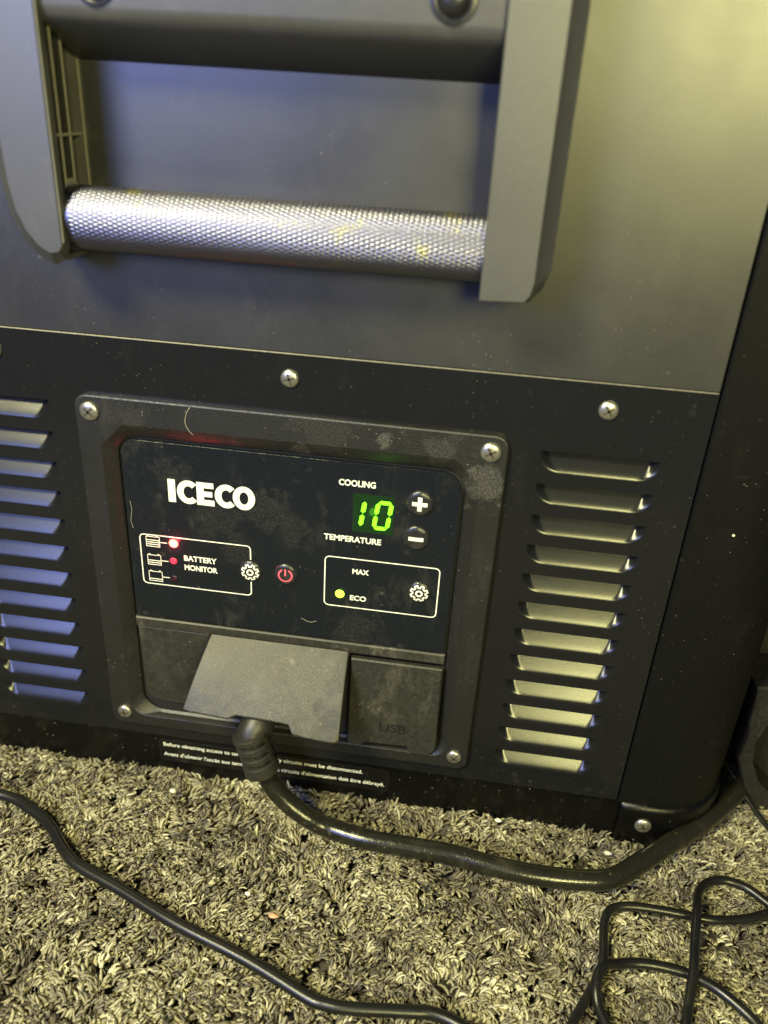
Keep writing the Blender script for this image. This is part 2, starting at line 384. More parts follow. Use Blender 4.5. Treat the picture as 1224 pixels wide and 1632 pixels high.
# thin rolled edge where the two panels meet, highlight painted as pale colour
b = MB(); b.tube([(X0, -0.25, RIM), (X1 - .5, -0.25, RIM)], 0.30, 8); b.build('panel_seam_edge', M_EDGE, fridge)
def smooth01(t): t = min(1, max(0, t)); return t * t * (3 - 2 * t)
def louvre():
    s = SLOT; mb = MB(); us = np.linspace(-26, 26, 106)
    zb = PIT - 2.35 - s['h']         # bottom lip above the patch's lower edge
    vs = list(np.linspace(0, zb, 4)[:-1]) + list(zb + np.linspace(0, s['h'], 26)) + [zb + s['h'] + 0.02, PIT]
    for v in vs:
        for u in us:
            w = v - zb; d = 0
            if 0 <= w <= s['h'] + 1e-6:
                r = s['r']; hl = s['L'] / 2 - (r * (1 - math.sqrt(max(0, 1 - ((r - w) / r) ** 2))) if w < r else 0)
                e = smooth01((hl - abs(u)) / 4.2); t = w / s['h']
                d = s['D'] * (t - 0.10 * (1 - math.exp(-t / 0.10))) / 0.9 * e
            mb.v.append((u, d, v))
    n = len(us)
    for j in range(len(vs) - 1):
        for i in range(n - 1):
            mb.f.append((j * n + i, j * n + i + 1, (j + 1) * n + i + 1, (j + 1) * n + i)); mb.m.append(0)
    return mb
first = None
for side in (1, -1):
    for k in range(12):
        loc = (side * CXR, 0, ZT - (k + 1) * PIT)
        if first is None:
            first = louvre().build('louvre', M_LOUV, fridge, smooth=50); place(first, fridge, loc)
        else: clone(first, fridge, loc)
        # mirror is symmetric, the shared mesh serves both sides
# dark inside behind the louvres, back and sides of the body
b = MB(); b.box(-157, 157, 7, 9, SEAM, 430); b.build('inner_wall', M_DARK, fridge)
def body_outline(r, xs, yf, yb, inset_=0.0):
    xs -= inset_; pts = []
    for a in np.linspace(-90, 0, 12): pts.append((xs - r + r * math.cos(math.radians(a)), yf + r + r * math.sin(math.radians(a))))
    pts += [(xs, yb), (-xs, yb)]
    for a in np.linspace(180, 270, 12): pts.append((-xs + r + r * math.cos(math.radians(a)), yf + r + r * math.sin(math.radians(a))))
    return pts
# wrap-round shell (corner posts, sides, back): a strip from the right seam round the back to the left seam
R_ = 34
path = [(158.9, 1.5), (158.9, 0.4), (159.6, -0.3)] + body_outline(R_, 211, -0.3, 360)
path = path + [(-159.6, -0.3), (-158.9, 0.4), (-158.9, 1.5)]
b = MB(); n = len(path)
for z in (SEAM - 0.5, 438): b.v += [(x, y, z) for x, y in path]
for i in range(n - 1): b.f.append((i, i + 1, n + i + 1, n + i)); b.m.append(0)
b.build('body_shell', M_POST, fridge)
b = MB(); o_ = body_outline(R_, 213, -1.5, 362)
b.loft([[(x, y, z) for x, y in o_] for z in (440.2, 470, 476)], True, True); b.build('lid', M_POST, fridge)
# base skirt
b = MB(); o0 = body_outline(36, 211, -0.4, 358); o1 = body_outline(36, 211, 0.6, 358, 1.0)
b.loft([[(x, y, z) for x, y in r_] for r_, z in ((o1, -8), (o1, SEAM - 2.2), (o1, SEAM - 1.6), (o0, SEAM - 0.9), (o0, SEAM - 0.45), (o1, SEAM - 0.2))], True, True)
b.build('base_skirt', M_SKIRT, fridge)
# corner foot bracket (right and left)
for sgn, nm in ((1, 'right'), (-1, 'left')):
    b = MB(); pts = []
    r = 38; xs = 213.5; yf = -2.6
    pts += [(160.5, 1.0), (160.5, -1.4), (161.8, yf)]
    for a in np.linspace(-90, 0, 16): pts.append((xs - r + r * math.cos(math.radians(a)), yf + r + r * math.sin(math.radians(a))))
    pts += [(xs, 75), (xs - 2, 78), (xs - 30, 78), (xs - 30, 30)]
    pts = [(sgn * x, y) for x, y in pts]
    def sh(p, k): return [(x - sgn * k * 0.7 * (1 if abs(x) > 165 else 0.0), y + k * (1 if y < 70 else -0.5)) for x, y in p]
    b.loft([[(x, y, z) for x, y in q_] for q_, z in ((sh(pts, 1.5), -9.5), (pts, -6), (pts, 17.5), (sh(pts, 0.5), 19.3), (sh(pts, 1.6), 20.4), (sh(pts, 2.6), 20.9))], True, True)
    b.build('foot_bracket', M_SKIRT, fridge)

# screws --------------------------------------------------------
def screw(r, y, rot, mats=(M_SCREW, M_SCREWD)):
    b = MB(); b.lathe(0, 0, [(r, 0), (r, -0.5), (r * .93, -0.95), (r * .75, -1.35), (r * .45, -1.62), (r * .2, -1.7)], 28)
    c, s_ = math.cos(rot), math.sin(rot)
    for (a, w) in ((r * .58, r * .11), (r * .11, r * .58)):
        q = [(-a, -w), (a, -w), (a, w), (-a, w)]
        b.loft([[(x * c - z * s_, yy, x * s_ + z * c) for x, z in q] for yy in (-1.0, -1.78)], False, True, 1)
    o = b.build('screw', list(mats), fridge); return o
scr = [(-80.2, -2.6, 190.4, 4.0, .8), (79.9, -2.6, 190.4, 4.0, .5), (-79.9, -2.6, 36.1, 3.5, .2), (80.3, -2.6, 36.1, 3.5, .9),
       (1.0, 0, 211.1, 3.6, .3), (120.6, 0, 210.6, 3.7, .6), (-119, 0, 211.4, 3.7, .1), (172.0, -2.6, 9.9, 3.9, .4), (-172.0, -2.6, 9.9, 3.9, .4)]
lab = {0: 'screw at the upper left corner of the control plate', 1: 'screw at the upper right corner of the control plate'}
for i, (x, y, z, r, a) in enumerate(scr):
    o = screw(r, y, a); place(o, fridge, (x, y, z))

# ------------------------------------------------------------------ control plate
plate = MB()
fr_out = rrect(-86.6, 86.6, 28.5, 197.2, 5.5)
fr_mid = rrect(-77, 77, 34.6, 186, [8, 8, 10, 10], chamfer=(2, 3))
fr_in = rrect(-71.8, 71.8, 36.5, 179.6, [10, 10, 9, 9])
rings = [[(x, 0.0, z) for x, z in fr_out], [(x, -1.9, z) for x, z in fr_out],
         [(x, -2.35, z) for x, z in inset(fr_out, 0.25)], [(x, -2.6, z) for x, z in inset(fr_out, 0.8)],
         [(x, -2.6, z) for x, z in fr_mid], [(x, -2.35, z) for x, z in inset(fr_mid, 0.5)],
         [(x, 0.6, z) for x, z in inset(fr_in, -1.0)], [(x, 1.6, z) for x, z in fr_in], [(x, 3.0, z) for x, z in fr_in]]
plate.loft(rings, False, False)
pl = plate.build('control_plate', M_PLATE, fridge, loc=(0, 0, 110), smooth=20)
b = MB(); b.box(-73, 73, 3.0, 4.0, 35, 181); b.build('recess_backing', M_DARK, pl)
film = MB(); film.prism(rrect(-70.6, 70.4, 91.6, 178.3, [0.5, 0.5, 8.5, 6.5]), 0.9, 3.0, 0.10)
film.build('control_film', M_FILM, pl)
YF = 0.86   # print lies just proud of the film
# print
b = MB()
# brand lettering, heavy rounded letters
zt, zb2 = 162.4, 151.8
zc = (zt + zb2) / 2; H2 = (zt - zb2) / 2
def quad(xa, xb, za, zb_): b.add([(xa, YF, za), (xb, YF, za), (xb, YF, zb_), (xa, YF, zb_)], [(0, 1, 2, 3)])
def arc_letter(x0_, x1_, w, a0, a1, full=None, n=44):
    rx_ = (full or (x1_ - x0_)) / 2; cx = x0_ + rx_; T = np.radians(np.linspace(a0, a1, n)); V = []
    for t in T: V.append((cx + rx_ * math.cos(t), YF, zc + (H2 + .15) * math.sin(t)))
    for t in T: V.append((cx + (rx_ - w) * math.cos(t), YF, zc + (H2 + .15 - w * .92) * math.sin(t)))
    b.add(V, [(i, i + 1, n + i + 1, n + i) for i in range(n - 1)])
quad(-51.3, -48.1, zb2, zt)
arc_letter(-47.4, 0, 2.85, 44, 316, full=9.9)
quad(-38.9, -35.8, zb2, zt); quad(-35.8, -31.6, zt - 2.6, zt); quad(-35.8, -32.2, zc - 1.25, zc + 1.25); quad(-35.8, -31.4, zb2, zb2 + 2.6)
arc_letter(-31.1, 0, 2.85, 44, 316, full=9.9)
arc_letter(-23.4, -13.9, 2.85, 0, 360)
b.build('brand_lettering', M_WHITE, pl)
b = MB()
for s_, xa, xb, z, h in (('COOLING', 21.0, 36.1, 169.6, 2.7), ('TEMPERATURE', 15.4, 39.6, 143.8, 2.7), ('MAX', 28.1, 35.2, 128.3, 2.5), ('ECO', 27.5, 34.6, 114.9, 2.5), ('BATTERY', -46.3, -31.6, 124.9, 2.7), ('MONITOR', -46.3, -31.4, 120.2, 2.7)):
    b = MB(); text_into(b, s_, xa, xb, z, h, YF, 0, 0.03); b.build('lettering', M_WHITE, pl, loc=((xa + xb) / 2, YF, z))
b = MB()
r2 = rrect(16.2, 65.1, 109.8, 134.3, 2.0, 6); b.strip(r2, 0.5, YF, closed=True); b.build('printed_frame', M_WHITE, pl); b = MB()
top = [(-16.4, 127.9), (-16.4, 132.5)] + [(-18.0 + 1.6 * math.cos(t), 132.9 + 1.6 * math.sin(t)) for t in np.radians((30, 60, 90))] + [(-63.6, 134.5)]
top += [(-63.9 + 1.8 * math.cos(t), 132.7 + 1.8 * math.sin(t)) for t in np.radians((110, 140, 180))]
top += [(-65.7 + 1.8 - 1.8 * math.cos(t), 111.4 - 1.8 * math.sin(t)) for t in np.radians((0, 30, 60, 90))] + [(-18.4, 109.6)]
top += [(-18.1 + 1.7 * math.sin(t), 111.3 - 1.7 * math.cos(t)) for t in np.radians((10, 40, 70, 90))] + [(-16.4, 116.6)]
b.strip(top, 0.5, YF); b.build('printed_frame', M_WHITE, pl)
for zc_, fill in ((131.2, 3), (122.0, 2), (113.6, 1)):
    b = MB(); x0_, x1_ = -62.9, -56.9; h = 2.4
    b.strip([(x0_, zc_ - h), (x1_, zc_ - h), (x1_, zc_ + h), (x0_, zc_ + h)], 0.42, YF, closed=True)
    b.strip([(x0_ + 1, zc_ + h), (x0_ + 1, zc_ + h + .6)], 0.9, YF); b.strip([(x1_ - 1, zc_ + h), (x1_ - 1, zc_ + h + .7)], 0.9, YF)
    for q in range(fill): b.strip([(x0_, zc_ - h + 1.05 * (q + 1)), (x1_, zc_ - h + 1.05 * (q + 1))], 0.42, YF - 0.01)
    b.strip([(x1_, zc_), (x1_ + 3.4, zc_)], 0.4, YF); b.build('battery_symbol', M_WHITE, pl, loc=(-60, YF, zc_))
# indicator lights
def led(x, z, r, mat, lbl):
    b = MB(); b.lathe(x, z, [(r, 0.9), (r, 0.75), (r * .8, 0.55), (r * .4, 0.45)], 24); b.build('indicator_light', mat, pl, loc=(x, 0.9, z), label=lbl)
led(-50.6, 131.5, 2.1, M_LEDR, 'brightly lit red indicator light'); led(-51.2, 122.6, 1.6, M_LEDR2, 'dim red indicator light')
led(-51.4, 113.5, 1.5, M_LEDD, 'unlit indicator light'); led(23.0, 116.1, 2.0, M_LEDG, 'lit green indicator light')
for nm, loc, col, e, rad in (('red_glow', (-50.6, -0.9, 131.3), (1.0, 0.04, 0.09), 0.010, 0.8), ('green_glow', (23, -0.8, 115.9), (0.3, 1, 0.02), 0.0004, 0.8), ('display_glow', (35.5, -2, 156), (0.2, 1, 0.03), 0.0010, 2)):
    l = bpy.data.lights.new(nm, 'POINT'); l.energy = e; l.color = col; l.shadow_soft_size = rad * MM
    o = bpy.data.objects.new(nm, l); S.collection.objects.link(o); o.location = Vector(loc) * MM
# display window with seven segment digits
b = MB(); b.prism([(27.2, 147.6), (44.2, 147.6), (44.2, 165.2), (27.2, 165.2)], YF + 0.02, 1.2)
dsp = b.build('display', M_SEGW, pl)
def seg(mb, cx, cz, L, w, horiz, sl):
    h = L / 2; k = w / 2
    pts = [(-h, 0), (-h + k, k), (h - k, k), (h, 0), (h - k, -k), (-h + k, -k)]
    if not horiz: pts = [(c_, a_) for a_, c_ in pts]
    pts = [(cx + x + (cz + z - 156.2) * sl, cz + z) for x, z in pts]
    mb.add([(x, YF - 0.03, z) for x, z in pts], [tuple(range(6))])
b = MB(); sl = 0.13; dh = 5.9; dw = 3.5
c1, c2 = 32.0 - dw + 0.6, 39.6
for cz in (156.2 + dh / 2, 156.2 - dh / 2): seg(b, 31.3, cz, dh - .5, 1.9, False, sl)
for s2 in (-1, 1):
    for cz in (156.2 + dh / 2, 156.2 - dh / 2): seg(b, c2 + s2 * dw * .78, cz, dh - .5, 1.8, False, sl)
for cz in (156.2 + dh, 156.2 - dh): seg(b, c2, cz, dw * 1.55, 1.7, True, sl)
b.build('lit_digits', M_SEG, pl)
# buttons
def gear(mb, cx, cz, r, mi):
    n = 8; out = []
    for i in range(n):
        a = 2 * math.pi * (i + .5) / n; h = math.pi / n
        for da, rr in ((-h * .62, r * .76), (-h * .42, r), (h * .42, r), (h * .62, r * .76)):
            out.append((cx + rr * math.cos(a + da), cz + rr * math.sin(a + da)))
    mb.strip(out, 0.85, 0, mi, closed=True)
    mb.strip([(cx + r * .33 * math.cos(t), cz + r * .33 * math.sin(t)) for t in np.linspace(0, 2 * math.pi, 20, False)], 0.8, 0, mi, closed=True)
def button(x, z, kind, lbl, r=5.6):
    b = MB(); prof = [(r, 0.9), (r * .97, 0.45), (r * .86, 0.0), (r * .68, -0.32), (r * .45, -0.5), (r * .2, -0.56)]
    b.lathe(x, z, prof, 36)
    k0 = len(b.v)
    if kind == 'gear': gear(b, x, z, 3.7, 1)
    elif kind == 'power':
        b.strip([(x + 2.9 * math.cos(t), z + 2.9 * math.sin(t)) for t in np.radians(np.linspace(118, 422, 30))], 0.7, 0, 1); b.strip([(x, z - .2), (x, z + 3.1)], 0.75, 0, 1)
    if kind in ('plus', 'minus'): b.strip([(x + u_, z) for u_ in np.linspace(-3.1, 3.1, 13)], 1.75, 0, 1)
    if kind == 'plus': b.strip([(x, z + u_) for u_ in np.linspace(-3.1, -.875, 6)], 1.75, 0, 1); b.strip([(x, z + u_) for u_ in np.linspace(.875, 3.1, 6)], 1.75, 0, 1)
    for i in range(k0, len(b.v)):
        X_, _, Z_ = b.v[i]; q = math.hypot(X_ - x, Z_ - z) / r
        rr, yy = zip(*[(p[0] / r, p[1]) for p in prof[::-1]])
        b.v[i] = (X_, float(np.interp(q, rr, yy)) - 0.14, Z_)
    b.build('button', [M_BUTTON, M_RED if kind == 'power' else M_WHITE], pl, loc=(x, 0.9, z), label=lbl)
button(-16.4, 122.3, 'gear', 'gear button of the battery monitor', 5.2); button(-0.8, 122.9, 'power', 'button with a red power symbol', 5.2)
button(54.4, 163.9, 'plus', 'button with a white plus sign'); button(54.0, 147.9, 'minus', 'button with a white minus sign')
button(57.2, 121.9, 'gear', 'gear button beside max and eco', 5.2)

# socket covers -------------------------------------------------
b = MB()
b.prism([(-71.2, 85.6), (71.0, 85.6), (71.0, 91.0), (-71.2, 90.8)], 0.2, 3.0, 0.6)
b.build('cover_strip', M_RUB, pl)
b = MB(); b.prism([(-71.0, 85.3), (-36.5, 85.3), (-28.5, 41.5)] + [(-61.5 + 9 * math.cos(t), 50.5 + 9 * math.sin(t)) for t in np.radians((265, 240, 215, 190))], 1.3, 3.0, 0.6)
b.build('blank_cover', M_RUB2, pl)
# round power socket seen below the lifted flap
b = MB(); b.lathe(-9, 58, [(14, 3.0), (14, -1.0), (13.2, -1.6), (11.5, -1.6), (11.2, 1.5)], 36)
b.build('power_socket', M_DARK, pl)
# usb cover hanging closed
def softquad(pts, th, name, mat, parent, loc, yfun, mi=0):
    pass
b = MB(); usb = [(29.6, 84.9), (70.7, 84.9), (71.3, 45.0)] + [(66.2 + 5 * math.cos(t), 40.8 + 5 * math.sin(t)) for t in np.radians((-10, -40, -70, -90))] + [(59.5, 35.8), (57.6, 39.0), (38.5, 38.5), (36.0, 36.2), (29.8, 36.2)]
b.prism(usb, -2.4, 0.2, 0.6)
b.v = [(x, y + (-1.8 * max(0, (84.9 - z) / 48.0)), z) for x, y, z in b.v]
text_into(b, 'USB', 44.5, 57.0, 49.0, 5.0, -3.86, 1, 0.02)
for i in range(len(b.v)):
    pass
b.build('usb_cover', [M_RUB2, M_RUBD], pl, loc=(50, 0, 85))
# lifted flap over the plug: outline in flap coordinates (u across, w down from hinge), bent outwards
def flap():
    b = MB(); NU, NW = 74, 30; th = 1.8
    def wmax(u):
        return float(np.interp(u, [-42, -41, -38, -20.8, -17.6, 7.0, 8.2, 26.5, 28.6, 30], [37.2, 38.4, 39.0, 38.6, 36.2, 37.2, 41.0, 41.6, 41.0, 39.4]))
    def pos(u, w, t):
        f = w / 40.0; sag = math.sin(math.pi * min(1, f))
        lift = 0.9 * math.exp(-((u + 8) / 16) ** 2) * f * f            # pushed up where the plug sits below
        y = -0.4 - w * 0.62 - 0.9 * sag - 0.9 * f * f * (abs(u + 5) / 35) ** 2 * -1
        z = 86.4 - w * 0.715 + 0.8 * sag - 1.3 * f * (u / 35.0) + 0.45 * math.sin(u * .16 + 1) * f + lift
        return (u, y - t * 0.70, z + t * 0.70)
    def edge(t_, u, w, s_):
        uL = -35 - 6.6 * t_; uR = 28.5 + 0.7 * t_
        d = min(u - uL, uR - u, wmax(u) - w)
        return d
    us = np.concatenate([[0, .004, .010, .018], np.linspace(.03, .97, NU - 8), [.982, .990, .996, 1]])
    ts = np.concatenate([np.linspace(0, .96, NW - 4), [.975, .987, .995, 1]])
    for top_ in (0, 1):
        for t_ in ts:
            for s_ in us:
                u = (-35 - 6.6 * t_) * (1 - s_) + (28.5 + 0.7 * t_) * s_
                w = t_ * wmax(u); d = edge(t_, u, w, s_)
                q = 1 - (1 - min(1, max(0, d) / 0.5)) ** 2
                tab = 1.0 if 8.0 < u < 28.0 and w > 37.6 else 0
                h_ = th * (0.55 + 0.45 * math.sqrt(q)) + 0.35 * tab if top_ else (-1.3 * tab)
                b.v.append(pos(u, w, h_))
    n = len(us); m = len(ts); o = n * m
    for j in range(m - 1):
        for i in range(n - 1):
            q = (j * n + i, j * n + i + 1, (j + 1) * n + i + 1, (j + 1) * n + i)
            b.f.append(q); b.f.append(tuple(k + o for k in q)); b.m += [0, 0]
    rim = [i for i in range(n)] + [j * n + n - 1 for j in range(1, m)] + [(m - 1) * n + i for i in range(n - 2, -1, -1)] + [j * n for j in range(m - 2, 0, -1)]
    for k in range(len(rim)):
        a_, c_ = rim[k], rim[(k + 1) % len(rim)]; b.f.append((a_, c_, c_ + o, a_ + o)); b.m.append(0)
    return b
flap().build('socket_flap', M_RUB, pl, loc=(0, 0, 86), smooth=50)

# warning sticker on the skirt
b = MB(); b.prism(rrect(-65.8, 50.4, 4.6, 18.2, 1.2, 4), 0.35, 0.62)
stick = b.build('warning_sticker', M_STICK, fridge, loc=(-8, 0.4, 11))
b = MB(); b.strip(rrect(-65.3, 49.9, 5.1, 17.7, 1.0, 4), 0.15, 0.33, closed=True); b.build('sticker_outline', M_PLATE, stick)
b = MB()
text_into(b, 'Before obtaining access to terminals, all supply circuits must be disconnected.', -63.3, 37.4, 15.3, 2.35, 0.31, 0, 0.006)
text_into(b, "Avant d'obtenir l'accès aux terminaux, tous les circuits d'alimentation doit être débrayé.", -63.4, 48.4, 9.0, 2.35, 0.31, 0, 0.006)
b.build('warning_text', M_WHITE, stick)

# ------------------------------------------------------------------ handle
HD = -26.0
hz = MB()
def side_frame(sgn, xi, xo, xc, zbot):
    """bracket: hollow bar open to the inside, with ribs"""
    X = lambda v: v if sgn > 0 else v
    b = MB()
    return b
hroot = bpy.data.objects.new('handle', None)
b = MB()
# front plates with chamfered outer edge and cut bottom corner (right), rounded (left)
right = [(69.6, 251.7), (84.2, 252.4), (88.6, 256.3), (90.3, 262.5), (90.3, 437), (69.0, 437)]
b2 = []
def bracket(mb, outer, xin, sgn, zb_):
    # outer solid shell: front plate (3 mm) + outer wall, loft of outline from y=0 to front with a chamfer on the outer side
    o = ccw(outer)
    front = [((x - sgn * 3.6 if abs(x) > abs(xin) + 8 else x), (z + (2.4 if z < zb_ + 8 and abs(x) > abs(xin) + 8 else 0))) for x, z in o]
    mb.loft([[(x, -0.6, z) for x, z in o], [(x, HD + 4.2, z) for x, z in o], [(x, HD + 0.5, z) for x, z in front], [(x - sgn * .3 if abs(x) > abs(xin) + 4 else x, HD, z) for x, z in front]], True, True)
def bracket2(outer, sgn, xin, face):
    mb = MB(); o = ccw(outer); f = ccw(face)
    # front plate: full outline, broad chamfer down its outer side
    ins = inset(f, 0.35)
    mb.loft([[(x, HD + 5.0, z) for x, z in o], [(x, HD + 4.0, z) for x, z in o], [(x, HD + 0.4, z) for x, z in f], [(x * .3 + a_ * .7, HD + .12, z * .3 + c_ * .7) for (x, z), (a_, c_) in zip(f, ins)], [(x, HD, z) for x, z in ins]], True, True)
    return mb
face_r = [(69.3, 251.6), (83.8, 252.2), (85.6, 254.5), (86.4, 258.5), (86.0, 437), (68.0, 437)]
out_r = [(69.3, 251.6), (85.4, 252.0), (89.0, 256.2), (91.2, 262.5), (91.4, 437), (68.0, 437)]
mbR = bracket2(out_r, 1, 69, face_r)
mbR.prism([(82, 253.2), (85.2, 253.2), (88.7, 257), (90.8, 263), (91.0, 437), (82, 437)], HD + 4.6, -0.6)
mbR.box(70.0, 82.5, -3.0, -0.6, 253.2, 437); mbR.box(70.0, 82.5, HD + 4.8, -1.0, 253.2, 255.2)
h = mbR.build('handle_frame', M_HANDLE, fridge, loc=(0, -13, 330), smooth=28)
face_l = [(-70.6, 258), (-72.2, 255.8), (-75.5, 255.2), (-79.2, 257.4), (-83.0, 262.0), (-85.8, 268.6), (-87.2, 277), (-87.8, 290), (-87.8, 437), (-70.6, 437)]
out_l = [(-70.6, 257), (-71.8, 253.0), (-76.0, 251.0), (-81.4, 253.4), (-86.4, 259.0), (-89.8, 266.8), (-91.4, 276), (-92.2, 290), (-92.2, 437), (-70.6, 437)]
mbL = bracket2(out_l, -1, -71, face_l)
mbL.prism([(x + .3 if x < -80 else x, z + .3) for x, z in [(-82, 254.2), (-86.4, 259.0), (-89.8, 266.8), (-91.4, 276), (-92.0, 290), (-92.0, 437), (-82, 437)]], HD + 4.6, -0.6)
mbL.box(-82.5, -70.8, -2.2, -0.6, 254.4, 437); mbL.box(-82.5, -71.5, HD + 4.8, -1.0, 252.6, 254.4)
bl = mbL.build('side_bracket', M_HANDLE, h, smooth=28)
# ribs inside both brackets
for sgn, xa, xb, xe in ((-1, -82, -71.7, -71.3), (1, 70.3, 82, 70.0)):
    b = MB()
    for y in (-16.6, -10.2):
        b.box(xa, xb, y - 0.35, y + 0.35, 276, 436)
        b.box(min(xe, xb if sgn < 0 else xa), max(xe, xb if sgn < 0 else xa), y - 0.4, y + 0.4, 276, 436, 1)
    b.box(xa, xb, HD + 4, -2.4, 291.3, 292.0); b.box(xa, xb, -16.5, -10.3, 277, 278.2)
    k = (xb, xe) if sgn < 0 else (xe, xa)
    b.box(k[0], k[1], -16.1, -10.7, 291.2, 292.1, 1); b.box(k[0], k[1], -9.7, -2.3, 291.2, 292.1, 1); b.box(k[0], k[1], HD + 5.1, -17.1, 291.2, 292.1, 1)
    b.box(k[0], k[1], -16.1, -10.7, 277, 278.3, 1)
    if sgn < 0: b.box(-70.75, -70.35, HD + 0.5, HD + 1.5, 259, 436, 1); b.box(-70.95, -70.55, -1.8, -0.7, 256, 436, 1)
    b.build('inner_ribs', [M_HBACK, M_RIB], h)
for xx in (-82.2, 81.9):
    b = MB(); b.box(xx, xx + .3, HD + 4.9, -2.3, 256, 436); b.build('bracket_inner_wall', M_HBACK, h)
# top crossbar
b = MB()
prof = [(-0.6, 314.2), (-2.0, 314.2), (-18.5, 322.4), (-21.0, 323.6), (-22.6, 325.2), (-23.2, 328.0), (-23.2, 372), (-0.6, 372)]
b.loft([[(x, y, z) for y, z in prof] for x in (-70.8, 68.4)], True, True)
b.build('crossbar', M_HANDLE, h, smooth=50)
for x in (-52.5, 53.4):
    b = MB(); b.lathe(x, 334.2, [(6.8, -23.25), (6.6, -23.9), (5.8, -24.0), (5.2, -23.6)], 32); b.lathe(x, 334.2, [(4.6, -23.6), (4.4, -25.0), (3.4, -26.0), (1.6, -26.4)], 24)
    b.build('handle_bolt', M_BOLT, h, loc=(x, -23, 334.2))
# knurled grip tube (cylindrical mesh with real diamond knurling)
def grip():
    xa, xb, cy, cz, r = -73.5, 69.5, -13.2, 265.9, 10.4
    nx, na = 560, 448; xs = np.linspace(xa, xb, nx); A = np.linspace(0, 2 * math.pi, na, False)
    XX, AA = np.meshgrid(xs, A, indexing='ij')
    px_, nt = 3.4, 46
    p1 = np.abs(((AA * nt / (2 * math.pi) + XX / px_) % 1) * 2 - 1); p2 = np.abs(((AA * nt / (2 * math.pi) - XX / px_) % 1) * 2 - 1)
    kn = np.clip(np.minimum(p1, p2) * 2.2, 0, 1)
    amp = 0.28 * ((XX > xa + 5) & (XX < xb + 1))
    rr = r + amp * (kn - 0.5)
    # end collar
    rr = np.where(XX < xa + 2.2, r + 0.9, rr); rr = np.where((XX >= xa + 2.2) & (XX < xa + 3.0), r - 0.5, rr)
    V = np.stack([XX, cy + rr * np.cos(AA), cz + rr * np.sin(AA)], -1).reshape(-1, 3)
    b = MB(); b.v = [tuple(v) for v in V]
    for i in range(nx - 1):
        for j in range(na):
            k = (j + 1) % na; b.f.append((i * na + j, i * na + k, (i + 1) * na + k, (i + 1) * na + j))
    b.m = [0] * len(b.f)
    return b
grip().build('grip_tube', M_TUBE, h, loc=(0, -13.2, 265.9), smooth=60)

# ------------------------------------------------------------------ plug and thick cord
cord = empty('power_cord', (-8, -14, 0), 'thick black power cord plugged in under the lifted rubber flap', 'power cord')
ctr = spline([(-9.6, -2, 56), (-9.8, -10, 56), (-9.6, -17.0, 53.5), (-11.0, -20.8, 50.5), (-10.8, -22.0, 47)], 8)
b = MB()
rad = np.interp(np.linspace(0, 1, len(ctr)), [0, .2, .45, .75, 1], [10, 9.5, 8.0, 6.8, 6.0])
b.tube(ctr, list(rad), 28)
b.build('plug', M_PLUG, cord)
# strain relief: four rings joined by webs, then a collar
ax0, ax1 = Vector((-12.0, -21.6, 51.5)), Vector((-5.6, -23.2, 31.0)); dirn = (ax1 - ax0).normalized()
b = MB()
for k, (t0, t1, r) in enumerate(((0.0, 0.15, 8.2), (0.24, 0.40, 8.0), (0.49, 0.63, 7.9), (0.71, 1.0, 8.1))):
    a, c = ax0.lerp(ax1, t0), ax0.lerp(ax1, t1)
    b.tube([a - dirn * .01, a + dirn * .4, c - dirn * .6, c], [r - .6, r, r, r - .7], 28)
b.tube([ax0, ax1 - dirn * .5], 6.0, 20)
u = Vector((1, 0.05, 0.19)).normalized()
for k, (t, s_) in enumerate(((0.19, 0), (0.44, 0), (0.66, 0))):
    for off in (-1, 1):
        c = ax0.lerp(ax1, t + .0); q = c + Vector((0, -5.2 * 1, 0)) * (1 if off < 0 else 0) + u * (0 if off < 0 else 5.5)
        b.tube([q - dirn * 2.0, q + dirn * 2.0], 2.1, 10)
b.build('strain_relief', M_PLUG, cord)
pts = [(-7.4, -23.0, 41.4), (-4.1, -23.6, 30.3), (-0.5, -24.4, 23.2), (6.3, -25.5, 16.1), (15.6, -27.0, 10.4), (26.1, -27.1, 5.3), (44.9, -30.5, 5.3), (65.0, -31.1, 5.3), (84.0, -31.8, 5.3), (102.4, -34.5, 5.3), (120.5, -35.9, 5.3), (139.8, -35.0, 5.3), (155, -31.5, 5.2), (170, -20, 5.4), (183, -8.5, 5.6), (196, 2, 6), (211, 16.5, 6), (224, 32, 6), (238, 52, 6), (262, 90, 5), (300, 140, 3)]
b = MB(); sp = spline(pts, 9)
b.tube(sp, 4.6, 20); b.build('cord', M_CORD, cord)

# ------------------------------------------------------------------ thin cables
def cable(name, pts, r, label, cat, mat=M_THIN, group=None):
    sp = spline(pts, 10)
    o_ = []
    for i, p in enumerate(sp):
        q = p + Vector((noise.noise(p * 0.03) * .5, noise.noise(p * 0.03 + Vector((9, 2, 1))) * .5, 0)); o_.append(q)
    b = MB(); b.tube(o_, r, 14)
    return b.build(name, mat, loc=tuple(sp[0]), label=label, cat=cat, group=group)
th = [(-190, -45), (-160, -38), (-141, -34), (-132, -33), (-123, -34.5), (-114, -38.5), (-105, -43), (-97, -49), (-88, -57), (-77, -64), (-53, -73), (-21, -85), (8, -94), (33, -104), (41, -105.5), (50, -105.5), (72, -103), (81, -102), (90, -104), (100, -109), (112, -122), (122, -145), (128, -170)]
cable('black_cable', [(x, y, 1.2) for x, y in th], 2.5, 'thin black cable winding across the carpet from the left edge', 'cable')
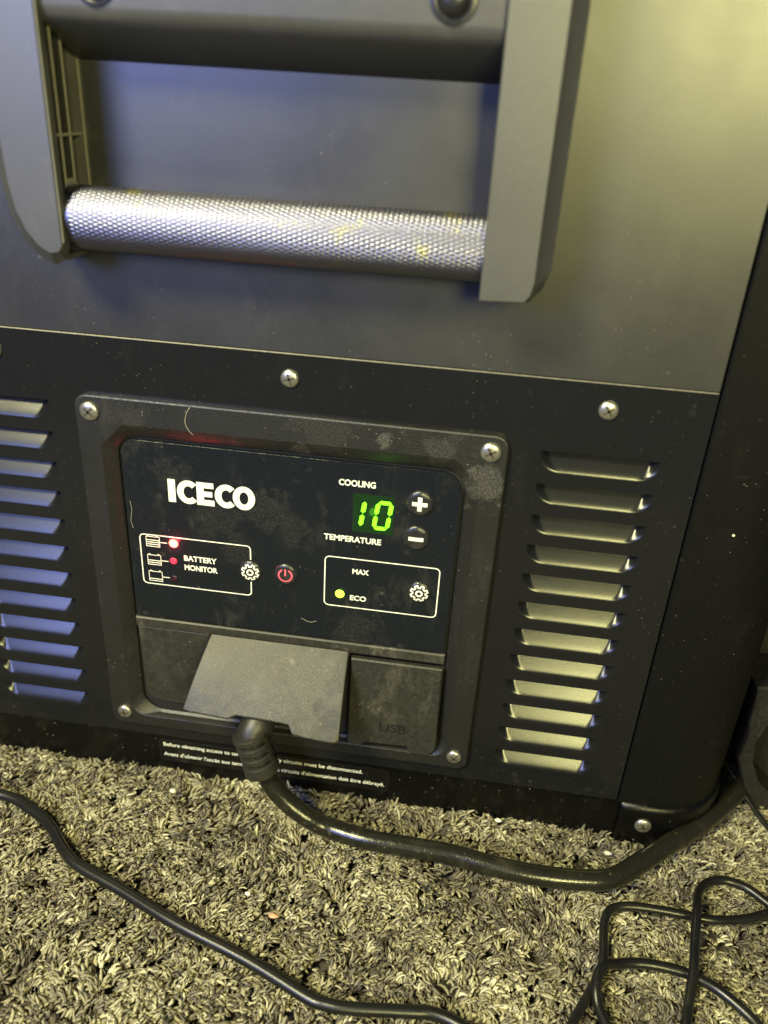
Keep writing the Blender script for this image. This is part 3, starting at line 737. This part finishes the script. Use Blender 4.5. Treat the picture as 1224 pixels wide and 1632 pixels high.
cable('looped_cable', [(100, -170, .5), (118, -128, 0.8), (134.0, -97.3, 1.4), (141, -85, 1.8), (146.1, -75.5, 2.2), (148.4, -67, 2.4), (149.2, -59, 2.6), (150.6, -51.6, 2.8), (153.2, -46.6, 3), (157.4, -43.9, 3), (164, -42.6, 3.2), (177.1, -42.6, 3.4), (188.1, -43.3, 3.6), (196, -43.6, 3.6), (205.0, -41.8, 3), (214, -39, 2.8), (221.9, -35.3, 2.5), (245, -26, 2), (275, -15, 1)], 1.9,
      'thin black cable bent into a square corner beside the thick cord', 'cable', group='thin cables tangled at the lower right')
cable('looped_cable', [(160, -170, 0.6), (170, -120, 1), (177.1, -91, 2), (180.2, -80, 3), (183.2, -69, 6.4), (185.6, -58.5, 6.6), (187.9, -48.3, 8), (189.9, -40.5, 7.8), (191.9, -34.2, 5.6), (194.9, -28.4, 3.6), (198.2, -24.9, 3), (203, -22.2, 2.8), (208.0, -21.3, 2.6), (213, -22.3, 2.5), (217.6, -24.6, 2.5), (224, -30.4, 2.4), (238, -43, 2), (262, -64, 2)], 2.0,
      'thin black cable arching upward at the right edge of the carpet', 'cable', group='thin cables tangled at the lower right')
cable('looped_cable', [(172, -150, 0.6), (160, -122, 1.0), (151, -105, 1.6), (147, -97, 2.2), (144.2, -90, 3.0), (143.4, -84.5, 5.4), (144.6, -79, 6.8), (148, -74.2, 6.6), (153.5, -70.8, 3.6), (159.5, -68.9, 2.6), (166, -68.2, 2.4), (173, -68.4, 2.4), (180.5, -69.5, 2.6), (187, -71.8, 2.6), (192.8, -74.8, 2.4), (199.4, -80.4, 2.2), (204.6, -86.2, 2), (213, -100, 1.5), (220, -120, 1), (224, -150, 1)], 2.1,
      'thin black cable curling into a wide rounded hoop lowest in the tangle', 'cable', group='thin cables tangled at the lower right')
# thin wire at the far right edge
cable('black_wire', [(214, 62, 14), (220, 48, 12), (225, 38, 8), (231, 24, 4), (238, 10, 2), (246, -4, 1.5), (262, -26, 1)], 1.3, 'very thin black wire running down past the worn bracket', 'wire')

# ------------------------------------------------------------------ worn bracket at the right edge
b = MB()
out = [(219.5, 44), (218.5, 30), (226, 11), (238, -6), (290, -8), (290, 74), (224, 74), (216.5, 73), (218, 56)]
hole = [(224, 40), (226, 28), (232, 16), (244, 5), (275, 2), (282, 20), (282, 54), (240, 57), (227, 52)]
b = MB()
yb, yf_ = 58, 30
outer = out; 
n = len(outer)
b.loft([[(x, yb, z) for x, z in outer], [(x, yf_ + 1, z) for x, z in outer], [(x * .98 + 255 * .02, yf_, z * .98 + 30 * .02) for x, z in outer], [(x, yf_ + .3, z) for x, z in hole], [(x + 1, yf_ + 16, z) for x, z in hole]], True, True)
b.build('worn_bracket', M_TRIM, loc=(255, 44, 0), label='worn dark plastic bracket with a round opening behind the fridge corner', cat='bracket')

# ------------------------------------------------------------------ small debris
def crumb(x, y, z, s, label, mat=M_CRUMB, name='crumb', cat='crumb', flat=.5, group='pale crumbs on the carpet'):
    b = MB(); rnd = random.Random(int(x * 7 + y))
    rings = []
    for k, t in enumerate((-1, -.6, 0, .6, 1)):
        q = math.sqrt(max(0.05, 1 - t * t))
        rings.append([(x + s * q * math.cos(a) * rnd.uniform(.75, 1.2), y + s * .65 * q * math.sin(a) * rnd.uniform(.75, 1.2), z + s * flat * t) for a in np.linspace(0, 2 * math.pi, 9, False)])
    b.loft(rings, True, True); b.build(name, mat, loc=(x, y, z), label=label, cat=cat, group=group)
crumb(-53, -16.5, 2.4, 1.7, 'angular pale crumb on carpet just below the left of the fridge')
crumb(-1.5, -64.5, 1.5, 1.4, 'white crumb touching the lower side of the thin winding cable')
crumb(156, -14.5, 1.5, 1.9, 'oval pale seed husk on carpet beside the fridge foot')
crumb(105, -4.5, 1.6, 1.7, 'small pale seed husk on carpet close under the fridge skirt')
crumb(12, -73, 1.6, 1.9, 'orange brown crumb on the carpet in the middle foreground', M_CRUMBO, group="")

# lint and hairs caught on the fridge
def hair(pts, r, label):
    sp = spline(pts, 6); b = MB(); b.tube(sp, r, 6)
    b.build('lint_hair', M_HAIR, loc=tuple(sp[0]), label=label, cat='lint hair', group='pale hairs on the control panel')
M_HAIR = plain('pale_hair', (0.34, 0.32, 0.25), 0.6)
hair([(-38.4, -2.75, 196.3), (-40.0, -2.95, 193.2), (-40.6, -2.85, 189.6), (-39.6, -2.75, 186.8), (-37.9, -2.4, 184.6)], 0.11, 'curved pale hair on the top band of the control plate')
hair([(-68.5, 0.7, 150), (-68.0, 0.6, 146), (-68.8, 0.65, 141), (-68.2, 0.7, 137)], 0.10, 'short pale hair on the left margin of the control film')
hair([(6, 0.72, 101), (10, 0.62, 99.5), (13, 0.7, 100.4)], 0.08, 'tiny pale hair near the lower edge of the control film')
crumb(175.9, -0.75, 165.6, 0.55, 'white speck stuck on the dark corner post right of the vents', name='dust_speck', cat='dust speck', flat=.9, group="")
